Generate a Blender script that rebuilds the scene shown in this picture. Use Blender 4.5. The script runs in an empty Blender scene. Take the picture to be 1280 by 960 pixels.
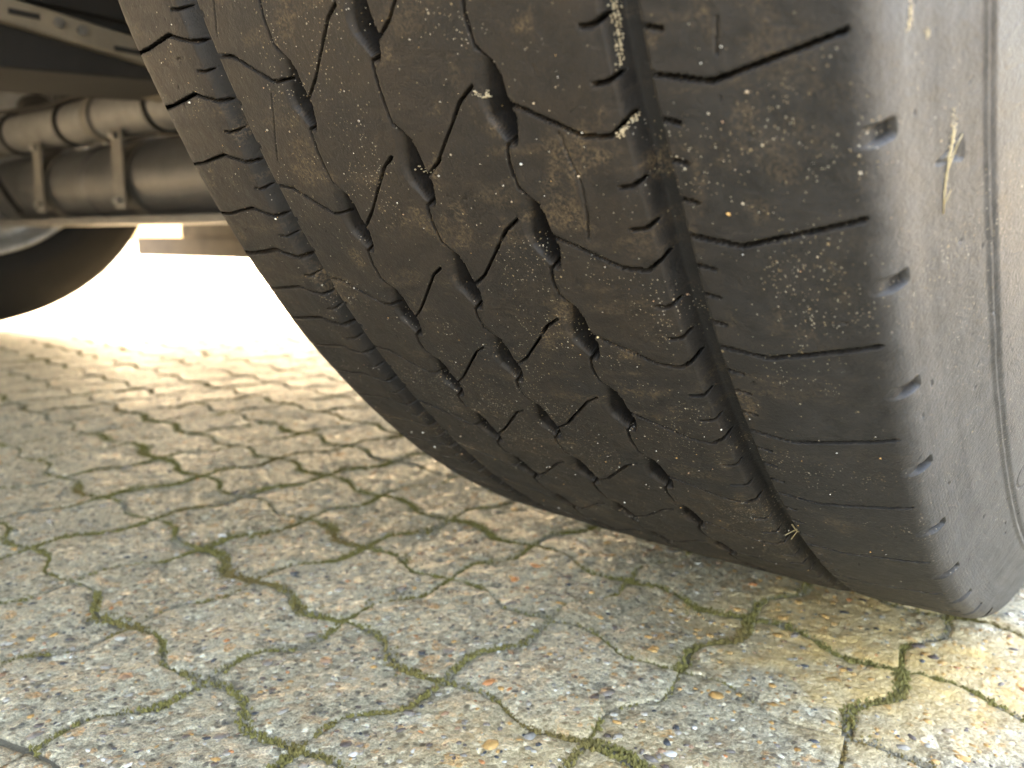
import bpy, bmesh, math, random
import numpy as np
from mathutils import Matrix, Vector

random.seed(7)
rng = np.random.default_rng(7)
scene = bpy.context.scene
COL = scene.collection

# ------------------------------------------------------------------ camera
cam_data = bpy.data.cameras.new('camera')
cam = bpy.data.objects.new('camera', cam_data)
COL.objects.link(cam)
LOWER = 0.047                      # wheel and vehicle stand this much lower than first laid out
CAM = (0.21442, -0.67034, 0.28502 - LOWER)
RIGHT = (0.77673, 0.62977, 0.00881)
DOWN = (0.11252, -0.12498, -0.98576)
FWD = (-0.61970, 0.76666, -0.16794)
cam.matrix_world = Matrix(((RIGHT[0], -DOWN[0], -FWD[0], CAM[0]),
                           (RIGHT[1], -DOWN[1], -FWD[1], CAM[1]),
                           (RIGHT[2], -DOWN[2], -FWD[2], CAM[2]),
                           (0, 0, 0, 1)))
cam_data.sensor_width = 36.0
cam_data.lens = 28.756
cam_data.clip_start = 0.01
cam_data.clip_end = 2000.0
cam_data.dof.use_dof = True
cam_data.dof.focus_distance = 0.33
cam_data.dof.aperture_fstop = 10.5
scene.camera = cam

# ------------------------------------------------------------------ sky, sun, exposure
SUN_EL = math.radians(38)
SUN_AZ = math.radians(-58)         # measured from +Y towards +X
world = bpy.data.worlds.new('World')
scene.world = world
world.use_nodes = True
wn = world.node_tree
sky = wn.nodes.new('ShaderNodeTexSky')
sky.sky_type = 'NISHITA'
sky.sun_disc = False
sky.sun_elevation = SUN_EL
sky.sun_rotation = SUN_AZ
sky.dust_density = 6.0
wn.links.new(sky.outputs[0], wn.nodes['Background'].inputs[0])
wn.nodes['Background'].inputs[1].default_value = 0.15
sun_data = bpy.data.lights.new('sun', 'SUN')
sun_data.energy = 2.0
sun_data.angle = math.radians(0.53)
sun_data.color = (1.0, 0.89, 0.70)
sun = bpy.data.objects.new('sun', sun_data)
COL.objects.link(sun)
sdir = Vector((math.sin(SUN_AZ) * math.cos(SUN_EL), math.cos(SUN_AZ) * math.cos(SUN_EL), math.sin(SUN_EL)))
sun.rotation_euler = sdir.to_track_quat('Z', 'Y').to_euler()
scene.view_settings.view_transform = 'Standard'
scene.view_settings.look = 'None'
scene.view_settings.gamma = 1.0
scene.view_settings.exposure = 4.42
scene.view_settings.use_white_balance = True
scene.view_settings.white_balance_temperature = 8300
scene.view_settings.white_balance_tint = 13
scene.render.engine = 'CYCLES'
scene.cycles.use_denoising = True
scene.cycles.max_bounces = 5
scene.cycles.diffuse_bounces = 4
scene.cycles.glossy_bounces = 2
scene.cycles.caustics_reflective = False
scene.cycles.use_adaptive_sampling = True
scene.cycles.adaptive_threshold = 0.02

# ------------------------------------------------------------------ helpers
def new_mat(name):
    m = bpy.data.materials.new(name)
    m.use_nodes = True
    nt = m.node_tree
    return m, nt, nt.nodes['Principled BSDF']

class NB:
    """small node-tree builder"""
    def __init__(s, nt): s.nt = nt
    def n(s, t, **kw):
        nd = s.nt.nodes.new(t)
        for k, v in kw.items(): setattr(nd, k, v)
        return nd
    def l(s, a, b): s.nt.links.new(a, b)
    def coord(s):
        return s.n('ShaderNodeTexCoord').outputs['Object']
    def noise(s, co, scale, detail=4, rough=.6):
        nd = s.n('ShaderNodeTexNoise'); s.l(co, nd.inputs['Vector'])
        nd.inputs['Scale'].default_value = scale; nd.inputs['Detail'].default_value = detail
        nd.inputs['Roughness'].default_value = rough
        return nd.outputs[0]
    def voro(s, co, scale, feature='F1'):
        nd = s.n('ShaderNodeTexVoronoi'); nd.feature = feature; s.l(co, nd.inputs['Vector'])
        nd.inputs['Scale'].default_value = scale
        return nd
    def ramp(s, fac, stops, interp='LINEAR'):
        nd = s.n('ShaderNodeValToRGB'); s.l(fac, nd.inputs[0])
        cr = nd.color_ramp; cr.interpolation = interp
        while len(cr.elements) < len(stops): cr.elements.new(.5)
        for e, (p, c) in zip(cr.elements, stops):
            e.position = p
            e.color = (c, c, c, 1) if isinstance(c, (int, float)) else (*c, 1)
        return nd.outputs[0]
    def mix(s, fac, a, b, blend='MIX'):
        nd = s.n('ShaderNodeMix'); nd.data_type = 'RGBA'; nd.blend_type = blend
        for i, v in ((0, fac), (6, a), (7, b)):
            if isinstance(v, (int, float)): nd.inputs[i].default_value = v
            elif isinstance(v, tuple): nd.inputs[i].default_value = (*v, 1)
            else: s.l(v, nd.inputs[i])
        return nd.outputs[2]
    def math(s, op, a, b=None, clamp=False):
        nd = s.n('ShaderNodeMath'); nd.operation = op; nd.use_clamp = clamp
        for i, v in ((0, a), (1, b)):
            if v is None: continue
            if isinstance(v, (int, float)): nd.inputs[i].default_value = v
            else: s.l(v, nd.inputs[i])
        return nd.outputs[0]
    def attr(s, name):
        nd = s.n('ShaderNodeAttribute'); nd.attribute_name = name
        return nd
    def bump(s, h, strength, dist, normal=None):
        nd = s.n('ShaderNodeBump'); s.l(h, nd.inputs['Height'])
        nd.inputs['Strength'].default_value = strength; nd.inputs['Distance'].default_value = dist
        if normal is not None: s.l(normal, nd.inputs['Normal'])
        return nd.outputs[0]

def link_obj(name, me, mat=None, parent=None, label=None, cat=None, group=None, kind=None):
    o = bpy.data.objects.new(name, me)
    COL.objects.link(o)
    if mat is not None and me is not None: me.materials.append(mat)
    if parent is not None: o.parent = parent
    if label: o['label'] = label
    if cat: o['category'] = cat
    if group: o['group'] = group
    if kind: o['kind'] = kind
    return o

def np_mesh(name, verts, quads=None, tris=None, smooth=True):
    """mesh from numpy arrays"""
    me = bpy.data.meshes.new(name)
    nq = 0 if quads is None else len(quads)
    ntr = 0 if tris is None else len(tris)
    me.vertices.add(len(verts))
    me.vertices.foreach_set('co', np.ascontiguousarray(verts, dtype=np.float32).ravel())
    me.loops.add(nq * 4 + ntr * 3)
    li = []
    if nq: li.append(np.asarray(quads).ravel())
    if ntr: li.append(np.asarray(tris).ravel())
    me.loops.foreach_set('vertex_index', np.concatenate(li).astype(np.int32))
    me.polygons.add(nq + ntr)
    st = np.concatenate([np.arange(nq) * 4, nq * 4 + np.arange(ntr) * 3]).astype(np.int32)
    me.polygons.foreach_set('loop_start', st)
    me.polygons.foreach_set('use_smooth', np.full(nq + ntr, smooth, dtype=bool))
    me.update(calc_edges=True)
    return me

def add_attr(me, name, vals):
    a = me.attributes.new(name, 'FLOAT', 'POINT')
    a.data.foreach_set('value', np.ascontiguousarray(vals, dtype=np.float32))

def box_mesh(name, lo, hi, bevel=0.004, segs=2):
    bm = bmesh.new()
    bmesh.ops.create_cube(bm, size=1)
    for v in bm.verts:
        for k in range(3):
            v.co[k] = lo[k] if v.co[k] < 0 else hi[k]
    if bevel:
        bmesh.ops.bevel(bm, geom=bm.edges[:], offset=bevel, segments=segs, affect='EDGES')
    me = bpy.data.meshes.new(name)
    bm.to_mesh(me); bm.free()
    return me

def lathe(name, prof, axis_pt, n=96, smooth=True, th0=0, th1=2 * math.pi):
    """profile of (x, r) swept round an axis parallel to X through axis_pt"""
    prof = np.array(prof, float)
    full = abs(th1 - th0 - 2 * math.pi) < 1e-6
    th = np.linspace(th0, th1, n, endpoint=not full)
    P = np.stack([np.broadcast_to(prof[:, 0][None] + axis_pt[0], (len(th), len(prof))),
                  axis_pt[1] - prof[:, 1][None] * np.cos(th)[:, None],
                  axis_pt[2] - prof[:, 1][None] * np.sin(th)[:, None]], -1)
    m = len(prof); q = []
    rows = len(th) if full else len(th) - 1
    i = np.arange(rows)[:, None]; k = np.arange(m - 1)[None]
    i2 = (i + 1) % len(th)
    q = np.stack([i * m + k, i2 * m + k, i2 * m + k + 1, i * m + k + 1], -1).reshape(-1, 4)
    return np_mesh(name, P.reshape(-1, 3), quads=q, smooth=smooth)

def vnoise(x, y, scale, seed):
    """bilinear-smooth value noise in [-1,1]; scale = cell size"""
    r = np.random.default_rng(seed)
    T = r.uniform(-1, 1, (256, 256))
    fx = x / scale + 1000; fy = y / scale + 1000
    ix = np.floor(fx).astype(int); iy = np.floor(fy).astype(int)
    tx = fx - ix; ty = fy - iy
    tx = tx * tx * (3 - 2 * tx); ty = ty * ty * (3 - 2 * ty)
    a = T[ix % 256, iy % 256]; b = T[(ix + 1) % 256, iy % 256]
    c = T[ix % 256, (iy + 1) % 256]; d = T[(ix + 1) % 256, (iy + 1) % 256]
    return (a * (1 - tx) + b * tx) * (1 - ty) + (c * (1 - tx) + d * tx) * ty

def sstep(a, b, x):
    t = np.clip((x - a) / (b - a), 0, 1)
    return t * t * (3 - 2 * t)

# ------------------------------------------------------------------ materials
def mat_concrete():
    m, nt, b = new_mat('paver_concrete'); N = NB(nt)
    geo = N.n('ShaderNodeNewGeometry').outputs['Position']
    v1 = N.voro(geo, 300); v2 = N.voro(geo, 135)
    sep = N.n('ShaderNodeSeparateColor'); N.l(v1.outputs['Color'], sep.inputs[0])
    cells = N.ramp(sep.outputs[0], [(0, (.075, .065, .055)), (.13, (.17, .15, .12)), (.30, (.30, .27, .22)), (.55, (.42, .385, .315)),
                                    (.72, (.24, .205, .155)), (.84, (.52, .48, .40)), (.93, (.34, .20, .10)), (.97, (.72, .69, .62))], 'CONSTANT')
    sep2 = N.n('ShaderNodeSeparateColor'); N.l(v2.outputs['Color'], sep2.inputs[0])
    cells2 = N.ramp(sep2.outputs[1], [(0, (.06, .06, .06)), (.10, (.31, .28, .225)), (.62, (.38, .34, .27)), (.78, (.22, .16, .11)), (.89, (.36, .20, .09)),
                                      (.95, (.64, .61, .54))], 'CONSTANT')
    fine = N.noise(geo, 780, 3, .75)
    pick = N.ramp(sep2.outputs[2], [(.70, 0.0), (.72, 1.0)], 'CONSTANT')
    col = N.mix(pick, cells, cells2)
    edge = N.ramp(v1.outputs['Distance'], [(.30, 0.0), (.62, 1.0)])
    col = N.mix(N.math('MULTIPLY', edge, .55), col, (.37, .335, .26))
    col = N.mix(.12, col, (.36, .325, .25))
    col = N.mix(.75, col, N.ramp(fine, [(.30, .10), (.5, .5), (.70, .92)]), 'OVERLAY')
    col = N.mix(N.attr('stain').outputs['Fac'], col, (.56, .38, .15), 'MIX')
    tint = N.attr('tint').outputs['Fac']
    col = N.mix(1.0, col, N.ramp(tint, [(0, (.66, .645, .60)), (1, (1.0, 1.0, 1.0))]), 'MULTIPLY')
    vs = N.n('ShaderNodeVectorMath'); vs.operation = 'MULTIPLY'; N.l(col, vs.inputs[0]); vs.inputs[1].default_value = (2.05, 2.00, 1.76)
    col = vs.outputs[0]
    N.l(col, b.inputs['Base Color'])
    N.l(N.ramp(sep.outputs[1], [(0, .28), (.2, .5), (1, .74)]), b.inputs['Roughness'])
    h = N.math('ADD', N.math('MULTIPLY', v1.outputs['Distance'], -1.1), N.math('MULTIPLY', fine, 1.5))
    N.l(N.bump(h, 1.0, .0016), b.inputs['Normal'])
    return m

def mat_far_paving(angle, e1, e2, o):
    m, nt, b = new_mat('far_paving'); N = NB(nt)
    geo = N.n('ShaderNodeNewGeometry').outputs['Position']
    mp = N.n('ShaderNodeMapping'); N.l(geo, mp.inputs[0]); mp.inputs['Rotation'].default_value = (0, 0, -angle)
    br = N.n('ShaderNodeTexBrick'); br.offset = 0; N.l(mp.outputs[0], br.inputs[0])
    br.inputs['Color1'].default_value = (.40, .37, .30, 1); br.inputs['Color2'].default_value = (.36, .33, .27, 1)
    br.inputs['Mortar'].default_value = (.20, .18, .12, 1)
    br.inputs['Scale'].default_value = 1; br.inputs['Brick Width'].default_value = e1; br.inputs['Row Height'].default_value = e2
    br.inputs['Mortar Size'].default_value = .004
    col = N.mix(.35, br.outputs[0], N.ramp(N.noise(geo, 60, 5, .7), [(.3, (.2, .18, .15)), (.7, (.45, .42, .35))]))
    N.l(col, b.inputs['Base Color']); b.inputs['Roughness'].default_value = .85
    N.l(N.bump(N.noise(geo, 180, 4), .6, .002), b.inputs['Normal'])
    return m

def mat_simple(name, c1, c2, scale, rough=.8, bump=.0, metal=0.0, bscale=None):
    m, nt, b = new_mat(name); N = NB(nt)
    co = N.n('ShaderNodeNewGeometry').outputs['Position']
    f = N.noise(co, scale, 5, .65)
    N.l(N.ramp(f, [(.32, c1), (.68, c2)]), b.inputs['Base Color'])
    b.inputs['Roughness'].default_value = rough
    b.inputs['Metallic'].default_value = metal
    if bump: N.l(N.bump(N.noise(co, bscale or scale * 3, 4), .7, bump), b.inputs['Normal'])
    return m

def mat_pebbles():
    m, nt, b = new_mat('pebble_stone'); N = NB(nt)
    geo = N.n('ShaderNodeNewGeometry').outputs['Position']
    k = N.attr('stone').outputs['Fac']
    c = N.ramp(k, [(0, (.055, .06, .065)), (.12, (.11, .085, .07)), (.22, (.20, .17, .14)), (.36, (.30, .27, .22)), (.50, (.40, .37, .31)),
                   (.62, (.33, .20, .12)), (.72, (.46, .19, .07)), (.80, (.50, .29, .10)), (.88, (.42, .33, .23)), (.95, (.68, .66, .60))], 'CONSTANT')
    c = N.mix(.5, c, N.ramp(N.noise(geo, 700, 4, .7), [(.3, .3), (.7, .72)]), 'OVERLAY')
    N.l(c, b.inputs['Base Color']); b.inputs['Roughness'].default_value = .55
    N.l(N.bump(N.noise(geo, 900, 3), .5, .0004), b.inputs['Normal'])
    return m

def mat_moss():
    m, nt, b = new_mat('moss_green'); N = NB(nt)
    geo = N.n('ShaderNodeNewGeometry').outputs['Position']
    c = N.ramp(N.noise(geo, 260, 4, .7), [(.25, (.065, .055, .016)), (.5, (.16, .137, .035)), (.75, (.28, .235, .07))])
    c = N.mix(N.ramp(N.noise(geo, 9, 3), [(.5, 0.0), (.68, .75)]), c, (.17, .105, .035))
    N.l(c, b.inputs['Base Color']); b.inputs['Roughness'].default_value = .9
    return m

def mat_rubber():
    """tyre rubber: bare black, darkened in the cuts, brown road dust on the tread, grit specks"""
    m, nt, b = new_mat('tyre_rubber'); N = NB(nt)
    geo = N.n('ShaderNodeNewGeometry').outputs['Position']
    dust = N.attr('dust').outputs['Fac']; clus = N.attr('grit').outputs['Fac']
    pale = N.attr('pale').outputs['Fac']; grey = N.attr('grey').outputs['Fac']
    n2 = N.noise(geo, 150, 4, .72); n3 = N.noise(geo, 850, 2, .7)
    rub = N.mix(N.ramp(n2, [(.3, 0.0), (.7, 1.0)]), (.0070, .0069, .0069), (.0136, .0134, .0133))
    dcol = N.mix(N.ramp(n2, [(.3, 0.0), (.7, 1.0)]), (.0142, .0108, .0078), (.0285, .0216, .0152))
    amt = N.math('MULTIPLY', dust, N.ramp(n3, [(.25, .62), (.75, 1.25)]), True)
    col = N.mix(amt, rub, dcol)
    pa = N.math('MULTIPLY', pale, N.ramp(n3, [(.42, 0.0), (.62, 1.0)]), True)
    col = N.mix(pa, col, (.120, .084, .047))
    gr = N.mix(N.ramp(n2, [(.3, 0.0), (.7, 1.0)]), (.038, .0375, .037), (.074, .0725, .071))
    col = N.mix(grey, col, gr)
    def specks(scale, thr, rad):
        v = N.voro(geo, scale)
        sp = N.n('ShaderNodeSeparateColor'); N.l(v.outputs['Color'], sp.inputs[0])
        sel = N.math('LESS_THAN', sp.outputs[0], N.math('MULTIPLY', clus, thr))
        near = N.math('LESS_THAN', v.outputs['Distance'], N.math('ADD', rad, N.math('MULTIPLY', sp.outputs[1], .12)))
        return N.math('MULTIPLY', sel, near), sp.outputs[2]
    s1, r1 = specks(600, .060, .18); s2, r2 = specks(1250, .24, .28)
    gc = N.ramp(r1, [(0, (.20, .145, .08)), (.5, (.27, .215, .135)), (.85, (.40, .37, .31))])
    col = N.mix(N.math('MULTIPLY', s2, .55), col, gc)
    col = N.mix(N.math('MULTIPLY', s1, .85), col, gc)
    N.l(col, b.inputs['Base Color'])
    N.l(N.mix(grey, N.ramp(n2, [(.3, .55), (.7, .75)]), N.ramp(n2, [(.3, .36), (.7, .52)])), b.inputs['Roughness'])
    N.l(N.ramp(N.attr('cut').outputs['Fac'], [(0, .32), (.7, .03)]), b.inputs['Specular IOR Level'])  # specular lowered in cuts: shade of the recesses put into the material
    h = N.math('ADD', N.math('MULTIPLY', n3, .6), N.math('MULTIPLY', n2, N.ramp(grey, [(0, 1.0), (.6, .18)])))
    N.l(N.bump(h, .75, .0007), b.inputs['Normal'])
    return m

# ------------------------------------------------------------------ the pavement
A0 = np.array([-0.68818, -0.04647]); E1 = np.array([0.112293, -0.006816]); E2 = np.array([-0.006734, -0.110943])
KS = CAM[2] / 0.28502
A0 = np.array(CAM[:2]) + (A0 - np.array(CAM[:2])) * KS; E1 = E1 * KS; E2 = E2 * KS
PL = .1125 * KS                    # paver length
NODE = {(0, 0): (-0.077, -0.055), (1, 0): (-0.069, -0.032), (2, 0): (-0.055, 0.005), (3, 0): (-0.005, 0.021), (4, 0): (-0.007, 0.006),
        (5, 0): (0.014, 0.058), (6, 0): (-0.014, -0.002), (7, 0): (-0.013, 0.034), (-2, 1): (-0.117, -0.156), (-1, 1): (-0.106, -0.087),
        (0, 1): (-0.018, -0.052), (1, 1): (-0.036, 0.006), (2, 1): (0.038, -0.044), (3, 1): (-0.004, 0.026), (4, 1): (0.004, -0.008),
        (5, 1): (-0.011, -0.024), (6, 1): (0.012, -0.02), (7, 1): (0.006, -0.028), (1, 2): (0.027, -0.057), (2, 2): (0.022, -0.001),
        (3, 2): (-0.049, 0.052), (4, 2): (0.011, -0.015), (5, 2): (0.054, 0.06), (6, 2): (0.029, -0.057), (1, 3): (-0.006, -0.003),
        (2, 3): (-0.024, 0.015), (3, 3): (0.039, 0.018), (4, 3): (0.033, 0.016), (5, 3): (-0.004, 0.013), (4, 4): (0.033, -0.042)}

def hsh(i, j, k):
    x = (i * 73856093) ^ (j * 19349663) ^ (k * 83492791)
    x = (x ^ (x >> 13)) * 1274126177 & 0xffffffff
    return ((x ^ (x >> 16)) & 0xffff) / 65535.0

def node_pos(i, j):
    d = NODE.get((i, j))
    if d is None: d = ((hsh(i, j, 1) - .5) * .06, (hsh(i, j, 2) - .5) * .06)
    return A0 + E1 * (i + d[0]) + E2 * (j + d[1])

_t = np.array([0, .12, .25, .36, .5, .62, .72, .85, 1.0])
_p1 = np.array([0, -.045, -.062, -.045, .02, .08, .082, .048, 0])
_t2 = np.array([0, .15, .28, .37, .5, .63, .72, .85, 1.0])
_p2 = np.array([0, .045, .078, .075, .0, -.075, -.08, -.045, 0])
_tt = np.linspace(0, 1, 201)
def _smooth(v):
    k = np.hanning(25); k /= k.sum()
    w = np.convolve(np.pad(v, 12, mode='edge'), k, 'valid')
    return w - (w[0] * (1 - _tt) + w[-1] * _tt)
_P1 = _smooth(np.interp(_tt, _t, _p1)); _P2 = _smooth(np.interp(_tt, _t2, _p2))
def prof1(t): return np.interp(t, _tt, _P1)
def prof2(t): return np.interp(t, _tt, _P2)

def edge1(i, j, t):     # joint running along E1 from node (i,j) to (i+1,j)
    a, b = node_pos(i, j), node_pos(i + 1, j)
    t = np.asarray(t)[..., None]
    return a * (1 - t) + b * t + E2 * prof1(t)
def edge2(i, j, t):     # joint running along E2 from node (i,j) to (i,j+1)
    a, b = node_pos(i, j), node_pos(i, j + 1)
    t = np.asarray(t)[..., None]
    return a * (1 - t) + b * t + E1 * prof2(t)

def moss_amt(kind, i, j):
    """how open and mossy a joint is, 0 tight .. 1 wide and green"""
    h = hsh(i, j, 11 + kind)
    h2 = hsh(i // 3, j // 2, 31 + kind)
    v = .62 * h + .38 * h2
    if kind == 1 and 3 <= j <= 4: v = max(v, .5)
    return v
def half_gap(kind, i, j):
    return .0004 + .0042 * max(0, moss_amt(kind, i, j) - .28)

def patch(i, j, x, y, inset=True):
    """Coons patch of paver cell (i,j); x,y in 0..1 arrays -> world xy"""
    if inset:
        L = PL
        gl, gr = half_gap(2, i, j) / L, half_gap(2, i + 1, j) / L
        gb, gt = half_gap(1, i, j) / L, half_gap(1, i, j + 1) / L
        x = gl + x * (1 - gl - gr); y = gb + y * (1 - gb - gt)
    cb, ct = edge1(i, j, x), edge1(i, j + 1, x)
    cl, cr = edge2(i, j, y), edge2(i + 1, j, y)
    X = x[..., None]; Y = y[..., None]
    n00, n10, n01, n11 = node_pos(i, j), node_pos(i + 1, j), node_pos(i, j + 1), node_pos(i + 1, j + 1)
    bil = (n00 * (1 - X) + n10 * X) * (1 - Y) + (n01 * (1 - X) + n11 * X) * Y
    return (1 - Y) * cb + Y * ct + (1 - X) * cl + X * cr - bil

def surf_noise(x, y):
    z = .0011 * vnoise(x, y, .035, 1) + .0006 * vnoise(x, y, .009, 2) + .00055 * vnoise(x, y, .0048, 3) + .00042 * vnoise(x, y, .0026, 4)
    return z

def paver_geom(i, j, n, rough=True):
    """top grid n x n with worn edges and a skirt"""
    g = np.linspace(0, 1, n)
    if n <= 12:
        g = np.concatenate([[0], np.linspace(.035, .965, n - 2), [1]])
    else:
        g = np.concatenate([[0, .012, .03], np.linspace(.055, .945, n - 6), [.97, .988, 1]])
    X, Y = np.meshgrid(g, g, indexing='ij')
    xy = patch(i, j, X, Y)
    e = np.minimum(np.minimum(X, 1 - X), np.minimum(Y, 1 - Y)) * PL
    z = -(.0007 if rough and n > 20 else .0003) * (1 - sstep(0, .0026, e)) ** 1.5
    tilt = ((hsh(i, j, 5) - .5) * .010 * (X - .5) + (hsh(i, j, 6) - .5) * .010 * (Y - .5))
    z = z + tilt * .12 + (hsh(i, j, 7) - .5) * .0008
    if rough:
        z = z + surf_noise(xy[..., 0], xy[..., 1])
        z -= (.0005 if n > 20 else .0002) * (1 - sstep(0, .005, e)) * (1 + vnoise(xy[..., 0], xy[..., 1], .005, 9)) * .7
    V = np.concatenate([xy, z[..., None]], -1).reshape(-1, 3)
    idx = np.arange(n * n).reshape(n, n)
    q = np.stack([idx[:-1, :-1], idx[:-1, 1:], idx[1:, 1:], idx[1:, :-1]], -1).reshape(-1, 4)
    ring = np.concatenate([idx[0, :-1], idx[:-1, -1], idx[-1, :0:-1], idx[:0:-1, 0]])
    low = V[ring].copy(); low[:, 2] = -.022
    base = len(V); m = len(ring)
    k = np.arange(m); k2 = (k + 1) % m
    qs = np.stack([ring[k], base + k, base + k2, ring[k2]], -1)
    return np.concatenate([V, low]), np.concatenate([q, qs])[:, ::-1]

def paver_attr(me, v, base):
    x, y = v[:, 0], v[:, 1]
    big = .55 * vnoise(x, y, .11, 101) + .35 * vnoise(x, y, .04, 102) + .3 * vnoise(x, y, .014, 103)
    add_attr(me, 'tint', np.clip(.5 + .38 * big + .28 * (base - .5), 0, 1))
    # ochre stain on the slabs by the outer shoulder
    d = np.hypot(x - .081, y + .1815) + .045 * vnoise(x, y, .06, 104) + .03 * vnoise(x, y, .018, 105)
    d2 = np.hypot(x - .02, y + .36) + .05 * vnoise(x, y, .05, 106)
    add_attr(me, 'stain', (.62 + .25 * vnoise(x, y, .012, 107)) * (1 - sstep(.03, .15, d)) + .30 * (1 - sstep(.0, .10, d2)))
M_CONC = mat_concrete()
M_MOSS = mat_moss()
M_SOIL = mat_simple('joint_soil', (.15, .13, .085), (.31, .275, .195), 420, .95, .001, bscale=700)
M_PEB = mat_pebbles()

pavement = link_obj('pavement', np_mesh('pavement', np.array([[-7, -2.2, -.0020], [2.2, -2.2, -.0020], [2.2, 6, -.0020], [-7, 6, -.0020]], float),
                                        quads=np.array([[0, 1, 2, 3]])), M_SOIL, kind='structure',
                    label='interlocking concrete paving with mossy joints')
# the yard beyond the modelled paving: one sheet to the horizon with a hole where the pavers are built
S = 400.0
xs = [-S, -7, 2.2, S]; ys = [-S, -2.2, 6, S]
V = np.array([[x, y, -.003] for x in xs for y in ys], float)
Q = [[i * 4 + j, (i + 1) * 4 + j, (i + 1) * 4 + j + 1, i * 4 + j + 1] for i in range(3) for j in range(3) if (i, j) != (1, 1)]
link_obj('ground', np_mesh('ground', V, quads=np.array(Q)), mat_far_paving(math.atan2(E1[1], E1[0]), PL, PL * .988, A0), kind='structure')

camv = np.array(CAM); Rv = np.array(RIGHT); Dv = np.array(DOWN); Fv = np.array(FWD)
def project(P):
    d = np.asarray(P) - camv
    zz = d @ Fv
    return 640 + 1022.43 * (d @ Rv) / zz, 480 + 1022.43 * (d @ Dv) / zz, zz

cells = []
for i in range(-72, 34):
    for j in range(-66, 28):
        c = A0 + E1 * (i + .5) + E2 * (j + .5)
        if not (-6.9 < c[0] < 2.1 and -2.1 < c[1] < 5.9): continue
        px, py, zz = project((c[0], c[1], 0))
        inview = zz > .1 and -90 < px < 1370 and py < 1080
        # the tyre hides what lies behind its outline
        hid = inview and px > 330 and py < 240 + (px - 330) * .62 and px < 1270
        d = math.hypot(c[0] - CAM[0], c[1] - CAM[1])
        if d > 2.2 and not inview and d > 3.0: continue
        if d > 6.2: continue
        cells.append((d, i, j, inview and not hid))
cells.sort()
fine = [c for c in cells if c[3]][:285]
fine_set = {(i, j) for _, i, j, _ in fine}
for d, i, j, _ in fine:
    n = 46 if d < .85 else (30 if d < 1.3 else 16)
    v, q = paver_geom(i, j, n)
    me = np_mesh('paver', v, quads=q)
    paver_attr(me, v, np.full(len(v), hsh(i, j, 21)))
    link_obj('paver', me, M_CONC, pavement)
VV, QQ, TT = [], [], []; base = 0
for d, i, j, _ in cells:
    if (i, j) in fine_set: continue
    v, q = paver_geom(i, j, 9 if d < 2.6 else 7, rough=False)
    VV.append(v); QQ.append(q + base); TT.append(np.full(len(v), hsh(i, j, 21))); base += len(v)
me = np_mesh('distant_pavers', np.concatenate(VV), quads=np.concatenate(QQ))
paver_attr(me, np.concatenate(VV), np.concatenate(TT))
link_obj('distant_pavers', me, M_CONC, pavement, kind='stuff')

# moss and soil crumbs in the joints
def blobs(P, size, flat, seed, shape='pyr'):
    """many small faceted lumps in one mesh"""
    r = np.random.default_rng(seed)
    n = len(P)
    if shape == 'pyr':
        a = r.uniform(0, 6.28, n)[:, None] + np.arange(4)[None] * 1.5708
        rad = size[:, None] * r.uniform(.6, 1.25, (n, 4))
        ringv = np.stack([np.cos(a) * rad, np.sin(a) * rad, np.zeros((n, 4)) - size[:, None] * .5], -1)
        top = np.stack([r.normal(0, .35, n) * size, r.normal(0, .35, n) * size, size * flat * r.uniform(.6, 1.3, n)], -1)[:, None]
        V = np.concatenate([ringv, top], 1) + P[:, None]
        T = np.array([[0, 1, 4], [1, 2, 4], [2, 3, 4], [3, 0, 4]])
    else:
        t = (1 + 5 ** .5) / 2
        ico = np.array([(-1, t, 0), (1, t, 0), (-1, -t, 0), (1, -t, 0), (0, -1, t), (0, 1, t), (0, -1, -t), (0, 1, -t), (t, 0, -1), (t, 0, 1), (-t, 0, -1), (-t, 0, 1)], float)
        ico /= np.linalg.norm(ico[0])
        T = np.array([(0, 11, 5), (0, 5, 1), (0, 1, 7), (0, 7, 10), (0, 10, 11), (1, 5, 9), (5, 11, 4), (11, 10, 2), (10, 7, 6), (7, 1, 8), (3, 9, 4), (3, 4, 2), (3, 2, 6),
                      (3, 6, 8), (3, 8, 9), (4, 9, 5), (2, 4, 11), (6, 2, 10), (8, 6, 7), (9, 8, 1)])
        a = r.uniform(0, 6.28, n); ca, sa = np.cos(a), np.sin(a)
        sx = size * r.uniform(.8, 1.35, n); sy = size * r.uniform(.6, 1.0, n); sz = size * flat
        L = ico[None] * (1 + r.normal(0, .12, (n, 12, 1)))
        # random spin of the lump before squashing
        b = r.uniform(0, 6.28, n); cb, sb = np.cos(b)[:, None], np.sin(b)[:, None]
        L = np.stack([L[..., 0] * cb - L[..., 2] * sb, L[..., 1], L[..., 0] * sb + L[..., 2] * cb], -1)
        L = np.stack([L[..., 0] * sx[:, None], L[..., 1] * sy[:, None], L[..., 2] * sz[:, None]], -1)
        V = np.stack([L[..., 0] * ca[:, None] - L[..., 1] * sa[:, None], L[..., 0] * sa[:, None] + L[..., 1] * ca[:, None], L[..., 2]], -1) + P[:, None]
    m = V.shape[1]
    tri = (T[None] + (np.arange(n) * m)[:, None, None]).reshape(-1, 3)
    return V.reshape(-1, 3), tri, m

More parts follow.
